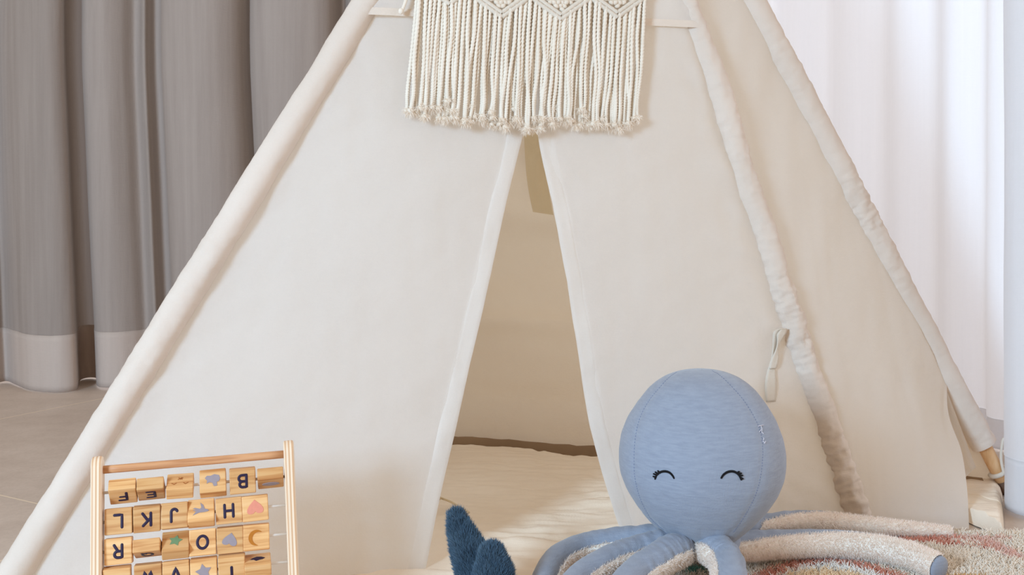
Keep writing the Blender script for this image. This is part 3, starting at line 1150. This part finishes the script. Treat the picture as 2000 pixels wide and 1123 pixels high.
tentacle([(1420, 1045, 1.56), (1475, 1028, 1.60), (1530, 1017, 1.63), (1590, 1014, 1.665), (1650, 1019, 1.69), (1720, 1028, 1.70), (1790, 1036, 1.71), (1856, 1043, 1.712)], .0150, .0095, 160, 60, 92, .10, 1.0, wrk=.16, nf=14000, seed=6)
tentacle([(1390, 1058, 1.56), (1400, 1045, 1.60), (1410, 1036, 1.64), (1430, 1033, 1.665)], .0150, .0140, 180, 180, 70, .2, .95, nf=1500, seed=7)
tentacle([(1350, 1058, 1.56), (1335, 1048, 1.59), (1318, 1040, 1.62), (1300, 1038, 1.63)], .0150, .0140, 180, 180, 70, .2, .95, nf=1500, seed=8)

# ------------------------------------------------------------------ blue furry toy at the doorway
toy = empty('furry_plush_toy', tuple(G(945, 1230, 0.03) * np.array((1, 1, 0)) + np.array((0, 0, .028))), 'dark blue furry plush toy with two upright fins at the tent doorway', 'plush toy')


def fin(pts_, rads, flat, ref, seed, count):
    path = catmull([P(*p) for p in pts_], 40)
    rad = np.interp(np.linspace(0, 1, 40), np.linspace(0, 1, len(rads)), rads)
    V, Fs = round_tube(path, rad, 24, ref, False, lambda i, a: 1 + .06 * np.sin(3 * a + 4 * i + seed), flat)
    d_ = unit(path[-1] - path[0])
    W, Wf = fuzz(V, Fs, count, .0075, .00034, d_ * .9, .35)
    nn = len(Fs)
    return (*join([(V, Fs), (W, Wf)]), nn)


V, Fs, nn = fin([(945, 1190, 1.43), (932, 1130, 1.45), (915, 1078, 1.465), (900, 1040, 1.475), (892, 1012, 1.48)], [.0215, .022, .0205, .0150, .0098], .62, (0, -1, .2), 0, 26000)
mesh('fin', V, Fs, 'fur', toy, pile=(nn, 'fur_pile'))
V, Fs, nn = fin([(955, 1200, 1.40), (960, 1150, 1.41), (963, 1115, 1.42), (961, 1085, 1.425)], [.021, .0235, .0215, .0135], .7, (0, -1, .2), 1.3, 24000)
mesh('fin', V, Fs, 'fur', toy, pile=(nn, 'fur_pile'))
V, Fs = ellipsoid(P(955, 1205, 1.36), (.05, .07, .026), 30, 16)
nn = len(Fs)
V, Fs = join([(V, Fs), fuzz(V, Fs, 12000, .0075, .00034, (0, -.5, 0), .4)])
mesh('body', V, Fs, 'fur', toy, pile=(nn, 'fur_pile'))

# ------------------------------------------------------------------ rug
X0, X1, Y0, Y1, ZR = .125, 1.12, 1.30, 1.728, .020


def rug_far(x):
    return min(Y1, 1.622 + (x - .125) * .3)


V, Fs = grid(lambda i, j: (X0 + (X1 - X0) * i + .004 * fbm(j * 9, 2), Y0 + (rug_far(X0 + (X1 - X0) * i) - Y0) * j + .004 * fbm(i * 14, 5), ZR if 0 < i < 1 and 0 < j < 1 else .001), 40, 24)
rug = tag(mesh('rug', V, Fs, 'rug_back'), 'shaggy cream rug with rust, mustard and green motifs under the octopus', 'rug')
CREAM, WHITE, RUST, SALM, PEACH, MUST, GREEN = (srgb(*c)[:3] for c in ((255, 240, 220), (255, 250, 242), (220, 126, 92), (240, 186, 166), (250, 216, 168), (216, 158, 60), (82, 170, 142)))


def gp(x, y):
    p = G(x, y, .036)
    return p[0], p[1]


def line(pxs, wd):
    p = catmull([(*gp(x, y), 0) for x, y in pxs], 60)[:, :2]
    return p, wd


arch = line([(1380, 1165), (1460, 1128), (1530, 1102), (1600, 1087), (1660, 1092), (1720, 1108), (1790, 1135), (1850, 1170)], .0105)
arch_o = np.array([gp(x, y) for x, y in ((1470, 1160), (1500, 1132), (1545, 1111), (1610, 1101), (1670, 1112), (1720, 1135), (1750, 1160))])
lines = [(*line([(1740, 1046), (1790, 1049), (1845, 1042)], .013), RUST), (*line([(1790, 1040), (1830, 1046)], .008), RUST),
         (*line([(1835, 1053), (1877, 1055)], .009), RUST), (*line([(1838, 1038), (1880, 1043), (1920, 1049), (1950, 1062), (1984, 1078)], .012), SALM), (*line([(1975, 1044), (1910, 1042)], .006), SALM),
         (*line([(1915, 1060), (1935, 1062)], .008), RUST), (*line([(1150, 1140), (1200, 1112), (1250, 1095)], .012), RUST)]
must = (gp(1910, 1140), (.062, .045))
green = (gp(1358, 1103), (.020, .012))


def inpoly(x, y, p):
    c = False
    j = len(p) - 1
    for i in range(len(p)):
        if (p[i][1] > y) != (p[j][1] > y) and x < (p[j][0] - p[i][0]) * (y - p[i][1]) / (p[j][1] - p[i][1]) + p[i][0]:
            c = not c
        j = i
    return c


def yarn_col(x, y):
    if ((x - green[0][0]) / green[1][0]) ** 2 + ((y - green[0][1]) / green[1][1]) ** 2 < 1:
        return GREEN
    if ((x - must[0][0]) / must[1][0]) ** 2 + ((y - must[0][1]) / must[1][1]) ** 2 < 1:
        return MUST
    if np.min((arch[0][:, 0] - x) ** 2 + (arch[0][:, 1] - y) ** 2) < arch[1] ** 2:
        return RUST
    for p, wd, c in lines:
        if np.min((p[:, 0] - x) ** 2 + (p[:, 1] - y) ** 2) < wd ** 2:
            return c
    if inpoly(x, y, arch_o):
        return PEACH
    if inpoly(x, y, arch[0]):
        return WHITE
    return CREAM


VS, QS, CS = [], [], []
base_k = 0
step = .0052
for gx in np.arange(X0 + .003, X1 - .003, step):
    for gy in np.arange(Y0 + .003, Y1 - .003, step):
        if gy > rug_far(gx) - .003:
            continue
        tx, ty = gx + rng.uniform(-.002, .002), gy + rng.uniform(-.002, .002)
        col = np.array(yarn_col(tx, ty)) * rng.uniform(.86, 1.06)
        lean_ = rng.normal(size=2) * .003 + np.array((.0025 * fbm(tx * 22, ty * 22), .0025 * fbm(tx * 22, ty * 22, 5)))
        for s in range(6):
            dx, dy = rng.normal(size=2) * .0014
            h = rng.uniform(.011, .018)
            l2 = lean_ + rng.normal(size=2) * .0035
            r = rng.uniform(.0006, .00095)
            b0 = np.array((tx + dx, ty + dy, ZR - .002))
            m1 = b0 + (l2[0] * .35, l2[1] * .35, h * .6)
            tp = b0 + (l2[0] * 1.3, l2[1] * 1.3, h)
            a0_ = rng.uniform(0, 6)
            for c_, rr_ in ((b0, r), (m1, r * 1.15), (tp, r * .55)):
                for q in range(3):
                    a = a0_ + q * 2.0944
                    VS.append((c_[0] + rr_ * math.cos(a), c_[1] + rr_ * math.sin(a), c_[2]))
                    CS.append(col)
            k = base_k
            QS += [[k, k + 1, k + 4, k + 3], [k + 1, k + 2, k + 5, k + 4], [k + 2, k, k + 3, k + 5],
                   [k + 3, k + 4, k + 7, k + 6], [k + 4, k + 5, k + 8, k + 7], [k + 5, k + 3, k + 6, k + 8], [k + 6, k + 7, k + 8]]
            base_k += 9
pile = mesh('pile', np.array(VS), QS, 'yarn', rug)
pile['kind'] = 'stuff'
at = pile.data.color_attributes.new('yarn', 'FLOAT_COLOR', 'POINT')
cc = np.ones((len(CS), 4), np.float32)
cc[:, :3] = np.array(CS)
at.data.foreach_set('color', cc.ravel())

# ------------------------------------------------------------------ light: bright soft daylight
wd = bpy.data.worlds.new('daylight')
S.world = wd
wd.use_nodes = True
nt = wd.node_tree
bg = nt.nodes['Background']
tc = nt.nodes.new('ShaderNodeTexCoord')
dt = nt.nodes.new('ShaderNodeVectorMath')
dt.operation = 'DOT_PRODUCT'
dt.inputs[1].default_value = (.75, .66, 0)
nt.links.new(tc.outputs['Generated'], dt.inputs[0])
rp = nt.nodes.new('ShaderNodeValToRGB')          # warm room side, bright cool window side
rp.color_ramp.elements[0].position, rp.color_ramp.elements[0].color = 0.0, (.57, .44, .305, 1)
rp.color_ramp.elements[1].position, rp.color_ramp.elements[1].color = .6, (1.68, 1.76, 1.92, 1)
nt.links.new(dt.outputs['Value'], rp.inputs['Fac'])
nt.links.new(rp.outputs['Color'], bg.inputs['Color'])
bg.inputs['Strength'].default_value = 1.0


def area(name, loc, target, sx, sy, power, col):
    l = bpy.data.lights.new(name, 'AREA')
    l.shape = 'RECTANGLE'
    l.size, l.size_y, l.energy, l.color = sx, sy, power, col
    o = bpy.data.objects.new(name, l)
    COL.objects.link(o)
    o.location = loc
    o.rotation_euler = (Vector(target) - Vector(loc)).to_track_quat('-Z', 'Y').to_euler()
    return o


area('window_daylight', (-2.1, -1.5, 1.30), (.35, 1.70, .12), .75, .9, 150, (.50, .75, 1.0))
S.view_settings.view_transform = 'Standard'
S.view_settings.look = 'None'
S.view_settings.exposure = 0.0
S.view_settings.gamma = 1.0
S.view_settings.use_curve_mapping = False
